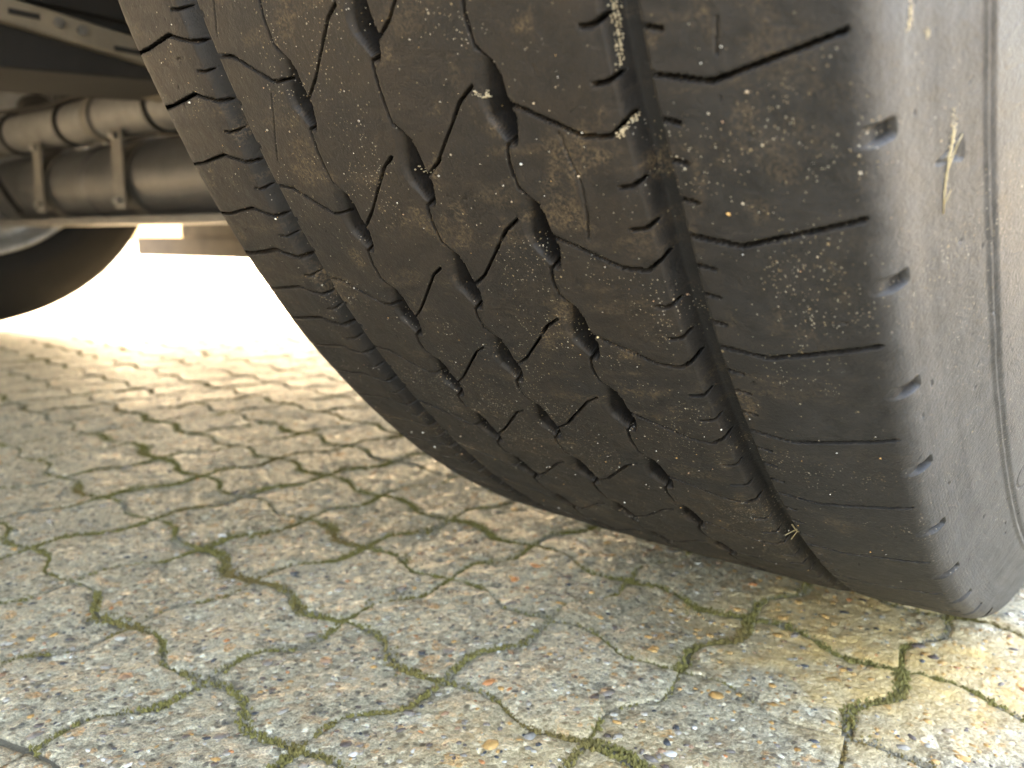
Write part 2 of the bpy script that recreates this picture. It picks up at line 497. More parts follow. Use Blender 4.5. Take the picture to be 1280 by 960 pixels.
mossP, mossS, soilP, soilS = [], [], [], []
for d, i, j, vis in cells:
    if not vis or d > 2.3: continue
    for kind in (1, 2):
        a = moss_amt(kind, i, j)
        hg = half_gap(kind, i, j)
        dens = 1.0 if d < 1.0 else .45
        nb = int((130 + 380 * a) * dens)
        t = rng.uniform(0, 1, nb)
        p = (edge1 if kind == 1 else edge2)(i, j, t)
        off = rng.uniform(-1, 1, (nb, 1)) * (hg + .0016) + rng.normal(0, .0006, (nb, 1))
        p = p + off * ((E2 if kind == 1 else E1) / PL)
        cover = vnoise(p[:, 0], p[:, 1], .03, 77) * .5 + .5
        p = p + off * ((E2 if kind == 1 else E1) / PL) * (2.2 * np.clip(vnoise(p[:, 0], p[:, 1], .02, 78), 0, 1) * (a > .45))[:, None]
        is_moss = rng.uniform(0, 1, nb) < 1 / (1 + np.exp(-(cover + .8 * a - .78 - .30 * min(1, max(0, (d - .75) / .7))) / .10))
        z = np.where(is_moss, -.0005 + .0007 * rng.uniform(-1, 1, nb), -.0010 + .0005 * rng.uniform(-1, 1, nb))
        P = np.concatenate([p, z[:, None]], 1)
        s = rng.uniform(.0007, .0017, nb) * (1.0 if d < 1 else 1.4)
        mossP.append(P[is_moss]); mossS.append(s[is_moss]); soilP.append(P[~is_moss]); soilS.append(s[~is_moss])
v, t, _ = blobs(np.concatenate(mossP), np.concatenate(mossS), .85, 3)
link_obj('moss', np_mesh('moss', v, tris=t, smooth=False), M_MOSS, kind='stuff', label='green and brown moss growing in the paving joints', cat='moss')
v, t, _ = blobs(np.concatenate(soilP), np.concatenate(soilS), .8, 4)
link_obj('joint_soil', np_mesh('joint_soil', v, tris=t, smooth=False), M_SOIL, kind='stuff', label='dark soil crumbs in the tight paving joints', cat='soil')

# stones of the concrete mix that show at the worn surface
near = [c for c in fine if c[0] < 1.35]
PP, SS = [], []
for d, i, j, _ in near:
    nb = 150 if d < .8 else 70
    x = rng.uniform(.04, .96, nb); y = rng.uniform(.04, .96, nb)
    xy = patch(i, j, x, y)
    s = np.clip(rng.lognormal(math.log(.00125), .50, nb), .0006, .0055)
    z = surf_noise(xy[:, 0], xy[:, 1]) + (hsh(i, j, 7) - .5) * .0008 - s * .10
    PP.append(np.concatenate([xy, z[:, None]], 1)); SS.append(s)
PP = np.concatenate(PP); SS = np.concatenate(SS)
v, t, m = blobs(PP, SS, .34, 5, 'ico')
me = np_mesh('embedded_pebbles', v, tris=t)
stone = rng.uniform(0, 1, len(PP))
yl = np.hypot(PP[:, 0] - .081, PP[:, 1] + .1815) < .13
stone = np.where(yl & (rng.uniform(0, 1, len(PP)) < .45), .83, stone)
stone = np.where((stone > .7) & (stone < .8) & (rng.uniform(0, 1, len(PP)) < .5), .4, stone)
stone = np.where((stone > .95) & (SS > .002) & (rng.uniform(0, 1, len(PP)) < .7), .45, stone)
add_attr(me, 'stone', np.repeat(stone, m))
link_obj('embedded_pebbles', me, M_PEB, pavement, kind='stuff')

# ------------------------------------------------------------------ the tyre
R = .53; ZC = .5783
def drop(u): return .0035 * np.minimum(1, np.abs(u) / .148) ** 2.5
# outer profile from the crown to the bead: (u, r - R)
def hermite(pts, n=40):
    pts = np.array(pts, float); out = []
    for k in range(len(pts) - 1):
        p0 = pts[max(k - 1, 0)]; p1 = pts[k]; p2 = pts[k + 1]; p3 = pts[min(k + 2, len(pts) - 1)]
        t = np.linspace(0, 1, n, endpoint=False)[:, None]
        out.append(.5 * ((2 * p1) + (-p0 + p2) * t + (2 * p0 - 5 * p1 + 4 * p2 - p3) * t ** 2 + (-p0 + 3 * p1 - 3 * p2 + p3) * t ** 3))
    out.append(pts[-1:])
    return np.concatenate(out)
uc = np.linspace(0, .143, 300)
crown = np.stack([uc, -drop(uc)], 1)
sh = hermite([(.143, -drop(.143)), (.1485, -.0042), (.1528, -.0072), (.1558, -.0130), (.1590, -.0220), (.1640, -.0335), (.1690, -.0450), (.1765, -.068), (.1850, -.098), (.1905, -.132),
              (.1905, -.165), (.182, -.200), (.166, -.226), (.153, -.240)])
half = np.concatenate([crown[:-1], sh])
arc = np.concatenate([[0], np.cumsum(np.linalg.norm(np.diff(half, axis=0), axis=1))])
TMAX = arc[-1]
def prof_at(t):
    a = np.abs(t); s = np.sign(t)
    u = np.interp(a, arc, half[:, 0]) * s; r = R + np.interp(a, arc, half[:, 1])
    e = .0004
    du = np.interp(a + e, arc, half[:, 0]) - np.interp(a - e, arc, half[:, 0]); dr = np.interp(a + e, arc, half[:, 1]) - np.interp(a - e, arc, half[:, 1])
    ln = np.hypot(du, dr) + 1e-12
    return u, r, (-dr / ln) * s, du / ln       # point, outward normal (nu, nr)

def ext(lst, lo=150, hi=700, step=47.6):
    l = list(lst)
    while l[0] > lo: l.insert(0, l[0] - step)
    while l[-1] < hi: l.append(l[-1] + step)
    return l
SR = ext([262.5, 311.9, 356.4, 400.3, 444.2, 495.9])
P2 = ext([274, 320.5, 364.2, 408.4, 456.5, 503.6])
P1 = ext([241.3, 294, 341.5, 383.9, 426.1, 471.2, 521])
P0 = ext([261.3, 314.4, 360.8, 402.8, 443.8, 485.3])
GL = ext([228.5, 283.1, 330.1, 373.8, 416.3, 458.5, 502])
LS = ext([216.8, 241, 267.9, 293.7, 316, 338, 358, 378, 400, 421, 443, 466, 489, 511, 534], step=24)
NT = ext([282.2, 327.6, 370.6, 412.8, 459, 508.5, 555], step=44)

PATH = {'L': [(-152, 3.5), (-140, 3.2), (-118, 0), (-102, 5.5)],
        'A': [(-89, 0), (-79, 1.7), (-60, 13.5), (-51.5, 13.7)],
        'B': [(-46.5, 8.6), (-43, 8.0), (-36, 2.2), (-18.3, -15.8), (-12.3, -19.4)],
        'C': [(1.5, 8.6), (4, 7.6), (9.5, 4.0), (28.5, -15.5), (35.5, -19.8)],
        'D': [(48, -13), (64, -4.6), (71, -.5), (80.5, .6), (87, -4)],
        'R': [(97, -4.4), (114, 0), (148.2, -7.2)]}
ANCH = {'L': LS, 'A': GL, 'B': P1, 'C': P2, 'D': P2, 'R': SR}
PIT = [(-2.6, -31), (-1, -28.8), (1.8, -25.5), (3.4, -21), (3.5, -15), (4.0, -12), (3.0, -6.5), (2.4, -1.8), (0.4, 0), (-2.4, -2.0),
       (-4.6, -5.2), (-7.8, -8.5), (-9.3, -14), (-9.8, -20), (-9.0, -26), (-6.2, -30.5)]
ROWU = {0: -47.9, 1: -1.6, 2: 44.6}
ROWA = {0: P0, 1: P1, 2: P2}

def seg_dist(U, Sx, a, b):
    d = (b[0] - a[0], b[1] - a[1]); L2 = d[0] ** 2 + d[1] ** 2 + 1e-9
    t = np.clip(((U - a[0]) * d[0] + (Sx - a[1]) * d[1]) / L2, 0, 1)
    return np.hypot(U - a[0] - t * d[0], Sx - a[1] - t * d[1]), t

def height(tv, sv, sipes=True):
    """depth field in mm (negative = cut into the rubber) on the grid tv (mm) x sv (mm)"""
    U, Sx = np.meshgrid(tv, sv, indexing='xy')
    H = np.zeros_like(U)
    W = np.zeros_like(U)     # mask helper: 1 in cuts
    # circumferential wide grooves
    wob = .35 * vnoise(Sx, U * 0, 22, 41)
    Ur = U - wob
    gR = -8.0 * sstep(85.0, 89.5, Ur) * (1 - sstep(96.9, 98.0, Ur)) - .9 * sstep(77.5, 85.5, Ur) * (1 - sstep(96.5, 98.2, Ur))
    Ul = U - .35 * vnoise(Sx, U * 0, 25, 42)
    gL = -7.5 * sstep(-105.5, -99.0, Ul) * (1 - sstep(-90.2, -88.6, Ul)) - .9 * sstep(-112.5, -104.5, Ul) * (1 - sstep(-90.0, -88.4, Ul))
    H = np.minimum(gR, gL)
    global GROOVE
    GROOVE = H.copy()
    def win(a0, a1, b0, b1):
        i0, i1 = np.searchsorted(tv, [a0, a1]); k0, k1 = np.searchsorted(sv, [b0, b1])
        return slice(max(k0, 0), k1), slice(max(i0, 0), i1)
    def cut(pts, hw, depth, soft=.45):
        pts = [(p[0], p[1]) for p in pts]
        us = [p[0] for p in pts]; ss = [p[1] for p in pts]
        pad = hw + soft + 2.5
        w = win(min(us) - pad, max(us) + pad, min(ss) - pad, max(ss) + pad)
        if H[w].size == 0: return
        D = None
        for a, b in zip(pts[:-1], pts[1:]):
            d, t = seg_dist(U[w], Sx[w], a, b)
            D = d if D is None else np.minimum(D, d)
        D = D + .10 * vnoise(U[w], Sx[w], 2.6, 51)
        h = -depth * (1 - sstep(hw - soft * .5, hw + soft * .6, D))
        H[w] = np.minimum(H[w], h)
    def poly(pts, fn, soft=.7):
        P = np.array(pts)
        w = win(P[:, 0].min() - 3, P[:, 0].max() + 3, P[:, 1].min() - 3, P[:, 1].max() + 3)
        if H[w].size == 0: return
        u, s = U[w], Sx[w]
        inside = np.zeros(u.shape, bool); D = np.full(u.shape, 1e9)
        for k in range(len(P)):
            a, b = P[k], P[(k + 1) % len(P)]
            c = ((a[1] > s) != (b[1] > s)) & (u < (b[0] - a[0]) * (s - a[1]) / (b[1] - a[1] + 1e-12) + a[0])
            inside ^= c
            D = np.minimum(D, seg_dist(u, s, a, b)[0])
        sd = np.where(inside, D, -D)
        H[w] = np.minimum(H[w], fn(u, s, sd))
    # pits of the three zigzag grooves
    for rw in (0, 1, 2):
        u0 = ROWU[rw]; an = ROWA[rw] if sipes else ext(ROWA[rw], hi=3600)
        for k, tip in enumerate(an):
            jit = (hsh(rw, k, 61) - .5) * 1.0
            def fn(u, s, sd, u0=u0, tip=tip):
                x = (u - (u0 - 10)) / 13.5; t = (s - (tip - 31)) / 27.0
                ramp = sstep(.24, .90, .62 * x + .48 * t)
                steep = sstep(-.15, 1.1, sd)
                softw = sstep(-.1, 3.6, sd)
                # the right-hand wall is cut steep, the left-hand side slopes in
                side = sstep(.35, .8, x)
                return -(6.2 * ramp + 3.6 * ramp ** 3) * (steep * side + softw * (1 - side))
            poly([(u0 + a + jit * .3, tip + b) for a, b in PIT], fn)
            if sipes:
                cut([(u0 + 2.8, tip - 9), (u0 + 1.8, tip - 5), (u0 + .2, tip - .9)], 1.3, 8.5, .7)
                nxt = an[k + 1] if k + 1 < len(an) else tip + 47.6
                cut([(u0 + .6, tip - 1.5), (u0 - 2.6, tip + .2), (u0 - 4.0, tip + (nxt - 31 - tip) * .45), (u0 - 3.6, nxt - 31.5), (u0 - 1.2, nxt - 28.5), (u0 + 2, nxt - 25)],
                    .32, 8.0, .35)
    if sipes:
        for rib, an in ANCH.items():
            hw = {'L': .38, 'A': .36, 'B': .27, 'C': .30, 'D': .40, 'R': .46}[rib]
            for k, a0 in enumerate(an):
                j1 = (hsh(k, ord(rib), 71) - .5) * .8
                hwk = hw * (.85 + .35 * hsh(k, ord(rib), 72))
                if rib == 'L' and hsh(k, 3, 73) < .35: hwk *= 1.7
                cut([(p[0], a0 + p[1] + j1 * (.3 if q else 0)) for q, p in enumerate(PATH[rib])], hwk, 14.0, .32)
        # short sipes on the edges of the wide grooves
        for a, b in zip(SR[:-1], SR[1:]):
            for k in (1, 2, 3):
                s = a - 4.4 + (b - a) * k / 4.0 + rng.normal(0, .25)
                cut([(96.5, s - .4), (103.2 + rng.normal(0, .4), s + 1.7)], .36, 9.0, .4)
        for a, b in zip(P2[:-1], P2[1:]):
            for k in (1, 2):
                s = a + (b - a) * k / 3.0 + rng.normal(0, .25)
                cut([(79.2 + rng.normal(0, .4), s + .9), (83, s + 1.0), (86.6, s - .6)], .46, 8.0, .4)
        for a, b in zip(LS[:-1], LS[1:]):
            s = (a + b) / 2 + 3.6
            cut([(-108.5 + rng.normal(0, .4), s), (-104, s + .9), (-100.5, s + .4)], .30, 7.0, .35)
        for a0 in LS:
            cut([(-104, a0 + 4.8), (-100, a0 + 5.8)], .38, 7.5, .35)
        for a, b in zip(GL[:-1], GL[1:]):
            for k in (1, 2):
                s = a + (b - a) * k / 3.0
                cut([(-91, s - .8), (-87.6, s + .5)], .55, 8.0, .4)
        # shoulder notches
        for a0 in NT:
            d = a0
            hw_ = 2.75
            pts = [(147.4, d + .2), (149.6, d - hw_ + .2), (158.6, d - hw_ + .5), (159.4, d - hw_ + 1.2), (159.5, d + hw_ - .4), (158.8, d + hw_ + .2), (150, d + hw_ + .2), (147.4, d + hw_ - .2)]
            poly(pts, lambda u, s, sd, d=d: -2.3 * sstep(-.1, .45, sd) * (.15 + .85 * sstep(148, 156, u)))
        # cracks and nicks
        cut([(63.0, 271.9), (64.3, 280.5), (65.8, 289.0), (64.5, 299.6), (61.8, 309.0)], .28, 1.6, .35)
        cut([(-64.3, 245.4), (-71, 257.5), (-80, 272)], .18, .9, .3)
        cut([(-76, 208), (-84, 222)], .18, .9, .3)
        cut([(118, 247), (116.5, 256)], .3, 1.2, .3)
        for _ in range(70):
            u = rng.uniform(-140, 150); s = rng.uniform(195, 560); a = rng.uniform(0, 3.14); l = rng.uniform(.5, 3.0)
            cut([(u, s), (u + l * math.cos(a), s + l * math.sin(a))], rng.uniform(.08, .22), rng.uniform(.4, 1.4), .3)
        for _ in range(60):
            u = rng.uniform(152, 225); s = rng.uniform(215, 560); a = rng.normal(1.57, .5); l = rng.uniform(.4, 2.6)
            cut([(u, s), (u + l * math.cos(a), s + l * math.sin(a))], rng.uniform(.08, .22), rng.uniform(.3, 1.0), .3)
        # moulded ring and small moulded triangle on the sidewall
        cut([(205 + 5 * math.cos(q), 503 + 9 * math.sin(q)) for q in np.linspace(0, 6.2832, 25)], .35, .6, .5)
        tri = [(174.4, 300.9), (184.5, 297.6), (184.8, 304.6)]
        cut(tri + tri[:1], .35, .7, .4)
        poly([(181.5, 300.2), (184.0, 298.9), (184.2, 303.8), (181.8, 303.4)], lambda u, s, sd: -1.3 * sstep(-.1, .6, sd))
    # sidewall ribs
    t0 = arc[np.argmin(np.abs(half[:, 1] + .0445) + (half[:, 0] < .15))] * 1000
    H += .9 * np.exp(-((U - t0) / .8) ** 2) - .5 * np.exp(-((U - t0 - 2.3) / .7) ** 2) + .55 * sstep(t0 + 2.5, t0 + 4.5, U) * (1 - sstep(t0 + 26, t0 + 30, U))
    H += .07 * np.sin(U * 3.9 + vnoise(U, Sx, 6, 55)) * sstep(151, 154, U) * (1 - sstep(168, 174, U)) * (.5 + .5 * vnoise(U * .2, Sx * .1, 3, 56))
    # uneven wear
    H += .22 * vnoise(U, Sx, 31, 61) + .10 * vnoise(U, Sx, 7, 62) + .05 * vnoise(U, Sx, 2.0, 63)
    return H

def grid_points(tv, sv, H):
    u, r, nu, nr = prof_at(tv / 1000.0)
    d = H / 1000.0
    uu = u[None] + nu[None] * d; rr = r[None] + nr[None] * d
    th = (sv / 1000.0 / R)[:, None]
    return np.stack([uu, -rr * np.cos(th), ZC - rr * np.sin(th)], -1)

def grid_normals(P):
    a = np.gradient(P, axis=0); b = np.gradient(P, axis=1)
    n = np.cross(b, a); n /= np.linalg.norm(n, axis=-1, keepdims=True) + 1e-12
    return n

def fbm(x, y, scale, seed, oct=4):
    v = 0; a = 1.0; tot = 0
    for k in range(oct):
        v = v + a * vnoise(x, y, scale / 2 ** k, seed + k); tot += a; a *= .6
    return v / tot * 1.6
def dust_light_of(tv, sv, H):
    """road dirt and painted light on the rubber: brown film, pale crumbs, grit clusters, darkened cuts, sidewall lightened as by skylight"""
    U, Sx = np.meshgrid(tv, sv, indexing='xy')
    f1 = fbm(U, Sx, 34, 201, 5); f2 = fbm(U * .35, Sx * 1.6, 14, 211, 4); f3 = fbm(U, Sx, 9, 221, 4)
    d = .72 - .46 * sstep(65, 120, U) - .1 * sstep(125, 150, U)
    d = d * (1 + .45 * f1 + .35 * f2 + .25 * f3)
    cutm = sstep(.8, 3.2, GROOVE - H)  # depth mask that darkens the recesses
    d = d * (1 - .8 * cutm) * (1 - .7 * sstep(1.2, 4, -GROOVE))  # less dust colour in cuts and grooves, painting them darker
    d += .25 * sstep(440, 560, Sx) * (1 - sstep(120, 155, U))
    p = sstep(.34, .85, fbm(U, Sx, 20, 231, 5)) * .58 + sstep(.25, .8, fbm(U * .4, Sx * 1.7, 12, 241, 4)) * .28
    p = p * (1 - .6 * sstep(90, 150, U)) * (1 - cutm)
    g = np.clip(.04 + 1.0 * sstep(-.05, .8, fbm(U, Sx, 26, 251, 4)), 0, 1.2) * (1 - .35 * sstep(148, 156, U))
    gy = (sstep(146.5, 155.0, U) * .60 + .38 * sstep(160, 190, U)) * (1 + .20 * fbm(U, Sx, 18, 261, 4) + .30 * fbm(U * 2.0, Sx * .10, 9, 265, 3)) * (1 - .85 * cutm)  # grey sidewall rubber, lightened to paint in skylight from the outer side
    gy = gy + .16 * sstep(85, 130, U) * (1 - cutm) * (1 + .3 * fbm(U, Sx, 14, 271, 4))  # outer tread greyed the same way, skylight put into the colour
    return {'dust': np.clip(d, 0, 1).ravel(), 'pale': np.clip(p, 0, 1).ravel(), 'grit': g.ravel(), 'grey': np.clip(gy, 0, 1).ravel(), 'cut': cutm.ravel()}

trailer = bpy.data.objects.new('trailer', None)
COL.objects.link(trailer)
trailer['label'] = 'heavy road vehicle seen from underneath, its worn dusty tyre filling the foreground'
trailer['category'] = 'vehicle'
trailer.location = (0, 0, -LOWER)

M_RUB = mat_rubber()
fine_t = np.concatenate([np.arange(-151.5, 176, .55), np.arange(176, 186, .8), np.arange(186, 205, .55), np.arange(205, TMAX * 1000 - 2, 2.2), [TMAX * 1000]])
fine_s = np.concatenate([np.arange(186, 470, .55), np.arange(470, 646, .95)])
H = height(fine_t, fine_s)
P = grid_points(fine_t, fine_s, H)
NRM = grid_normals(P)
c0 = P[len(fine_s) // 2, 250] - np.array([0, 0, ZC])
if (NRM[len(fine_s) // 2, 250] * np.array([0, c0[1], c0[2]])).sum() < 0: NRM = -NRM
DIRT_LIGHT = dust_light_of(fine_t, fine_s, H)

# rib and block index of each face, split along grooves and sipes
tc = .5 * (fine_t[1:] + fine_t[:-1]); sc_ = .5 * (fine_s[1:] + fine_s[:-1])
UC, SC = np.meshgrid(tc, sc_, indexing='xy')
rib = np.zeros(UC.shape, int)
bounds = [-95.0, ROWU[0] - 3.6, ROWU[1] - 3.6, ROWU[2] - 3.6, 93.5, 167.0]
for b in bounds: rib += (UC > b)
blk = np.zeros(UC.shape, int)
for k, (nm) in enumerate(['L', 'A', 'B', 'C', 'D', 'R']):
    xs_ = [p[0] for p in PATH[nm]]; ys_ = [p[1] for p in PATH[nm]]
    off = np.interp(UC, xs_, ys_)
    cnt = np.searchsorted(np.array(ANCH[nm]), (SC - off).ravel()).reshape(UC.shape)
    if nm == 'L': cnt = cnt
    blk = np.where(rib == k, cnt, blk)
key = rib * 1000 + blk
key[rib == 6] = 6000
NSr, NTc = len(fine_s), len(fine_t)
vid = np.arange(NSr * NTc).reshape(NSr, NTc)
quads = np.stack([vid[:-1, :-1], vid[:-1, 1:], vid[1:, 1:], vid[1:, :-1]], -1)
# orientation: make the face normals point outward
pa = P.reshape(-1, 3)
q0 = quads[300, 300]; fn_ = np.cross(pa[q0[1]] - pa[q0[0]], pa[q0[3]] - pa[q0[0]])
if (fn_ * NRM.reshape(-1, 3)[q0[0]]).sum() < 0: quads = quads[..., ::-1]
nrmf = NRM.reshape(-1, 3)

def sub_mesh(name, qsel):
    ids, inv = np.unique(qsel.ravel(), return_inverse=True)
    me = np_mesh(name, pa[ids], quads=inv.reshape(-1, 4))
    for k, a in DIRT_LIGHT.items(): add_attr(me, k, a[ids])
    me.normals_split_custom_set_from_vertices(nrmf[ids].astype(np.float32))
    return me

# rest of the carcass: coarser rows round the far side of the wheel, plus the inner sidewall
rest_t = np.concatenate([[-TMAX * 1000], np.arange(-TMAX * 1000 + 4, -160, 6), np.arange(-160, 176, 2.2), np.arange(178, TMAX * 1000, 5), [TMAX * 1000]])
circ = 2 * math.pi * R * 1000
rest_s = np.concatenate([np.arange(645.0, circ - 250, 5.0), np.arange(circ - 250, circ + 187, 2.0)])
rest_s[-1] = circ + 186.6
H2 = height(rest_t, rest_s, sipes=False)
Pr = grid_points(rest_t, rest_s, H2)
D2 = dust_light_of(rest_t, rest_s, H2)
nr_, nt_ = len(rest_s), len(rest_t)
vi = np.arange(nr_ * nt_).reshape(nr_, nt_)
qr = np.stack([vi[:-1, :-1], vi[:-1, 1:], vi[1:, 1:], vi[1:, :-1]], -1).reshape(-1, 4)
# inner sidewall over the fine arc
in_t = rest_t[rest_t <= -150.0]
in_t = np.concatenate([in_t[in_t < -151.4], [-151.5]])
in_s = np.arange(186.0, 647, 5.0)
Hi = height(in_t, in_s, sipes=False)
Pi = grid_points(in_t, in_s, Hi); Di = dust_light_of(in_t, in_s, Hi)
vj = np.arange(len(in_s) * len(in_t)).reshape(len(in_s), len(in_t)) + nr_ * nt_
qi = np.stack([vj[:-1, :-1], vj[:-1, 1:], vj[1:, 1:], vj[1:, :-1]], -1).reshape(-1, 4)
allq = np.concatenate([qr, qi])[:, ::-1]
me = np_mesh('tyre', np.concatenate([Pr.reshape(-1, 3), Pi.reshape(-1, 3)]), quads=allq)
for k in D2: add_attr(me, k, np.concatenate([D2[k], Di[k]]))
tyre = link_obj('tyre', me, M_RUB, trailer, label='worn black tyre filling the picture, tread dusted brown')
sidewall = link_obj('sidewall', sub_mesh('sidewall', quads[key == 6000]), M_RUB, tyre)
for kk in np.unique(key):
    if kk == 6000: continue
    link_obj('tread_block', sub_mesh('tread_block', quads[key == kk]), M_RUB, tyre)

def on_tread(t, s, lift=0.0):
    """world point, outward normal, lateral and circumferential tangents at (t mm, s mm)"""
    i = min(max(np.searchsorted(fine_t, t), 1), NTc - 1); k = min(max(np.searchsorted(fine_s, s), 1), NSr - 1)
    p = P[k, i]; n = NRM[k, i]
    th = s / 1000 / R
    c = np.array([0, math.sin(th), -math.cos(th)]); u = np.cross(c, n); u /= np.linalg.norm(u)
    if u[0] < 0: u = -u
    return p + n * lift, n, u, c

# sand grains stuck to the tread
gp, gs = [], []
tries = 0
while len(gp) < 450 and tries < 60000:
    tries += 1
    t = rng.uniform(-140, 150); s = rng.uniform(195, 560)
    cl = vnoise(np.array(t), np.array(s), 16, 91) + .6 * vnoise(np.array(t), np.array(s), 5, 92)
    if rng.uniform(-.5, 1.5) > cl + .15: continue
    if t > 100 and rng.uniform() < .5: continue
    i = np.searchsorted(fine_t, t); k = np.searchsorted(fine_s, s)
    if H[k, i] < -1.5 and rng.uniform() < .75: continue
    gp.append(P[k, i]); gs.append(min(.0014, .00024 * math.exp(rng.normal(0, .45))))
v, t, m = blobs(np.array(gp), np.array(gs), .8, 6, 'ico')
me = np_mesh('sand_grains', v, tris=t)
add_attr(me, 'stone', np.repeat(np.where(rng.uniform(0, 1, len(gp)) < .18, .97, rng.choice([.3, .4, .55, .65, .82, .9], len(gp))), m))
link_obj('sand_grains', me, M_PEB, tyre, kind='stuff')

# rim and hub of this wheel
M_RIM = mat_simple('rim_steel', (.20, .20, .20), (.34, .34, .335), 30, .5, metal=.6)
M_DARK = mat_simple('black_paint', (.004, .004, .004), (.009, .0085, .008), 25, .9)
M_CHASSIS = mat_simple('dusty_chassis', (.010, .0095, .009), (.020, .018, .016), 22, .85)
link_obj('rim', lathe('rim', [(.153, .290), (.160, .300), (.163, .296), (.158, .282), (.12, .274), (.09, .255), (.05, .250), (.045, .20), (.075, .14), (.075, .0)], (0, 0, ZC)), M_RIM, trailer)
link_obj('rim', lathe('rim', [(-.153, .290), (-.160, .300), (-.163, .296), (-.158, .282), (-.12, .274), (-.05, .26), (-.02, .18), (-.06, .09), (-.19, .07), (-.19, 0)], (0, 0, ZC)), M_RIM, trailer)

# ------------------------------------------------------------------ debris on the tyre
M_STRAW = mat_simple('dry_straw', (.42, .33, .17), (.62, .52, .32), 300, .8)
M_MUD = mat_simple('dried_mud', (.30, .24, .15), (.55, .48, .34), 400, .9, .0006)
def stalk(bm, pts, r0, r1):
    """thin tapered 5-sided stalk through 3-D points"""
    pts = [Vector(p) for p in pts]; rings = []
    for k, p in enumerate(pts):
        d = (pts[min(k + 1, len(pts) - 1)] - pts[max(k - 1, 0)]).normalized()
        a = d.orthogonal().normalized(); b = d.cross(a)
        r = r0 + (r1 - r0) * k / (len(pts) - 1)
        rings.append([bm.verts.new(p + (a * math.cos(q) + b * math.sin(q)) * r) for q in [i * 1.2566 for i in range(5)]])
    for ra, rb in zip(rings[:-1], rings[1:]):
        for q in range(5): bm.faces.new((ra[q], ra[(q + 1) % 5], rb[(q + 1) % 5], rb[q]))
    bm.faces.new(rings[0][::-1]); bm.faces.new(rings[-1])

def debris(name, strands, mat, label, cat):
    bm = bmesh.new()
    for pts, r0, r1 in strands:
        stalk(bm, [on_tread(a, b, l)[0] for a, b, l in pts], r0, r1)
    me = bpy.data.meshes.new(name); bm.to_mesh(me); bm.free()
    for p in me.polygons: p.use_smooth = True
    o = link_obj(name, me, mat, None, label, cat); o.location.z = -LOWER
    return o

debris('straw', [([(96, 488, .0008), (93, 493, .0015), (88, 499, .0008)], .00045, .00025), ([(88.5, 492, .0012), (90, 498, .002), (92, 505, .0008)], .0004, .00025),
                 ([(94, 500, .0008), (90, 497, .0018), (86.5, 494, .0008)], .0004, .0002), ([(87, 503, .0006), (90, 500, .0016), (93.5, 497, .0008)], .0003, .0002)],
       M_STRAW, 'tuft of pale straw wedged low in the right tread groove', 'straw')
debris('straw', [([(50, 351.5, .0006), (46, 354.5, .0014), (41.5, 354.0, .0006)], .0005, .0003), ([(47.5, 352, .0008), (46, 355, .0012), (44.5, 358.5, .0003)], .0004, .0002)],
       M_STRAW, 'small straw scrap caught in a tread pit near the middle', 'straw')
def crust(name, path, size, n, label, seed, mat=None):
    """a trail of dried crumbs along a path of (t, s) points"""
    r = random.Random(seed); Pq, Sz = [], []
    for _ in range(n):
        q = r.uniform(0, len(path) - 1.001); k = int(q); f = q - k
        w = path[k][2] * (1 - f) + path[k + 1][2] * f
        t = path[k][0] * (1 - f) + path[k + 1][0] * f + r.gauss(0, .45) * w; s_ = path[k][1] * (1 - f) + path[k + 1][1] * f + r.gauss(0, .45) * w
        p_, n_, u_, c_ = on_tread(t, s_, .00005)
        Pq.append(p_ + u_ * r.uniform(-.0004, .0004) + c_ * r.uniform(-.0004, .0004)); Sz.append(size * r.uniform(.35, 1.25) / 1000)
    v, tr, m = blobs(np.array(Pq), np.array(Sz), .75, seed, 'ico')
    o = link_obj(name, np_mesh(name, v, tris=tr), mat or M_MUD, None, label, 'mud'); o.location.z = -LOWER
    return o
debris('straw', [([(175.8, 317.5, .0002), (176.8, 310, .0003), (179, 302, .0004), (181, 294, .0003)], .00018, .00030), ([(176.2, 314.5, .0002), (179.1, 311.5, .0003)], .00016, .0001),
                 ([(177.5, 305.5, .0003), (183.0, 298.5, .0004), (184.5, 297, .0003)], .00018, .00012)],
       M_STRAW, 'pale straw strand stuck upright on the grey sidewall', 'straw')
crust('mud_streak', [(180.9, 287.5, .7), (181.3, 293, 1.2), (180.4, 297.0, 1.2), (178.6, 303, .6), (176.6, 311, .4)], .30, 110, 'cream mud smear under the straw strand on the grey sidewall', 11)
crust('mud_clump', [(87.2, 270.4, .7), (85.2, 272.2, 1.1), (82.6, 274.8, .8)], .42, 70, 'beige mud clump at the end of a sipe beside the right groove', 12)
crust('mud_streak', [(87.4, 236, 1.3), (87.1, 241, 1.0), (86.9, 246, .7), (86.8, 250.5, .5), (86.2, 256, .3)], .36, 200, 'pale mud streak along the top of the right groove edge', 13)
crust('mud_clump', [(167.2, 255.5, 1.3), (166.4, 258.0, .8), (165.6, 260.3, 1.0)], .34, 60, 'cream mud spot high on the shoulder of the sidewall', 14)
crust('mud_clump', [(172.3, 262.8, .7), (173.2, 264.6, .6)], .28, 22, 'small white mud fleck beside the cream spot on the sidewall', 15)
crust('mud_clump', [(35.0, 255, 1.2), (37.6, 258, .9), (39.5, 257.5, .7)], .38, 40, 'crumbs of dry mud at the mouth of the upper middle tread pit', 16)
crust('mud_clump', [(-5.5, 281, 1.5), (-3.5, 285, 1.2), (-2.0, 288, .8)], .42, 34, 'grey mud crumbs inside the pit left of the upper middle one', 17)

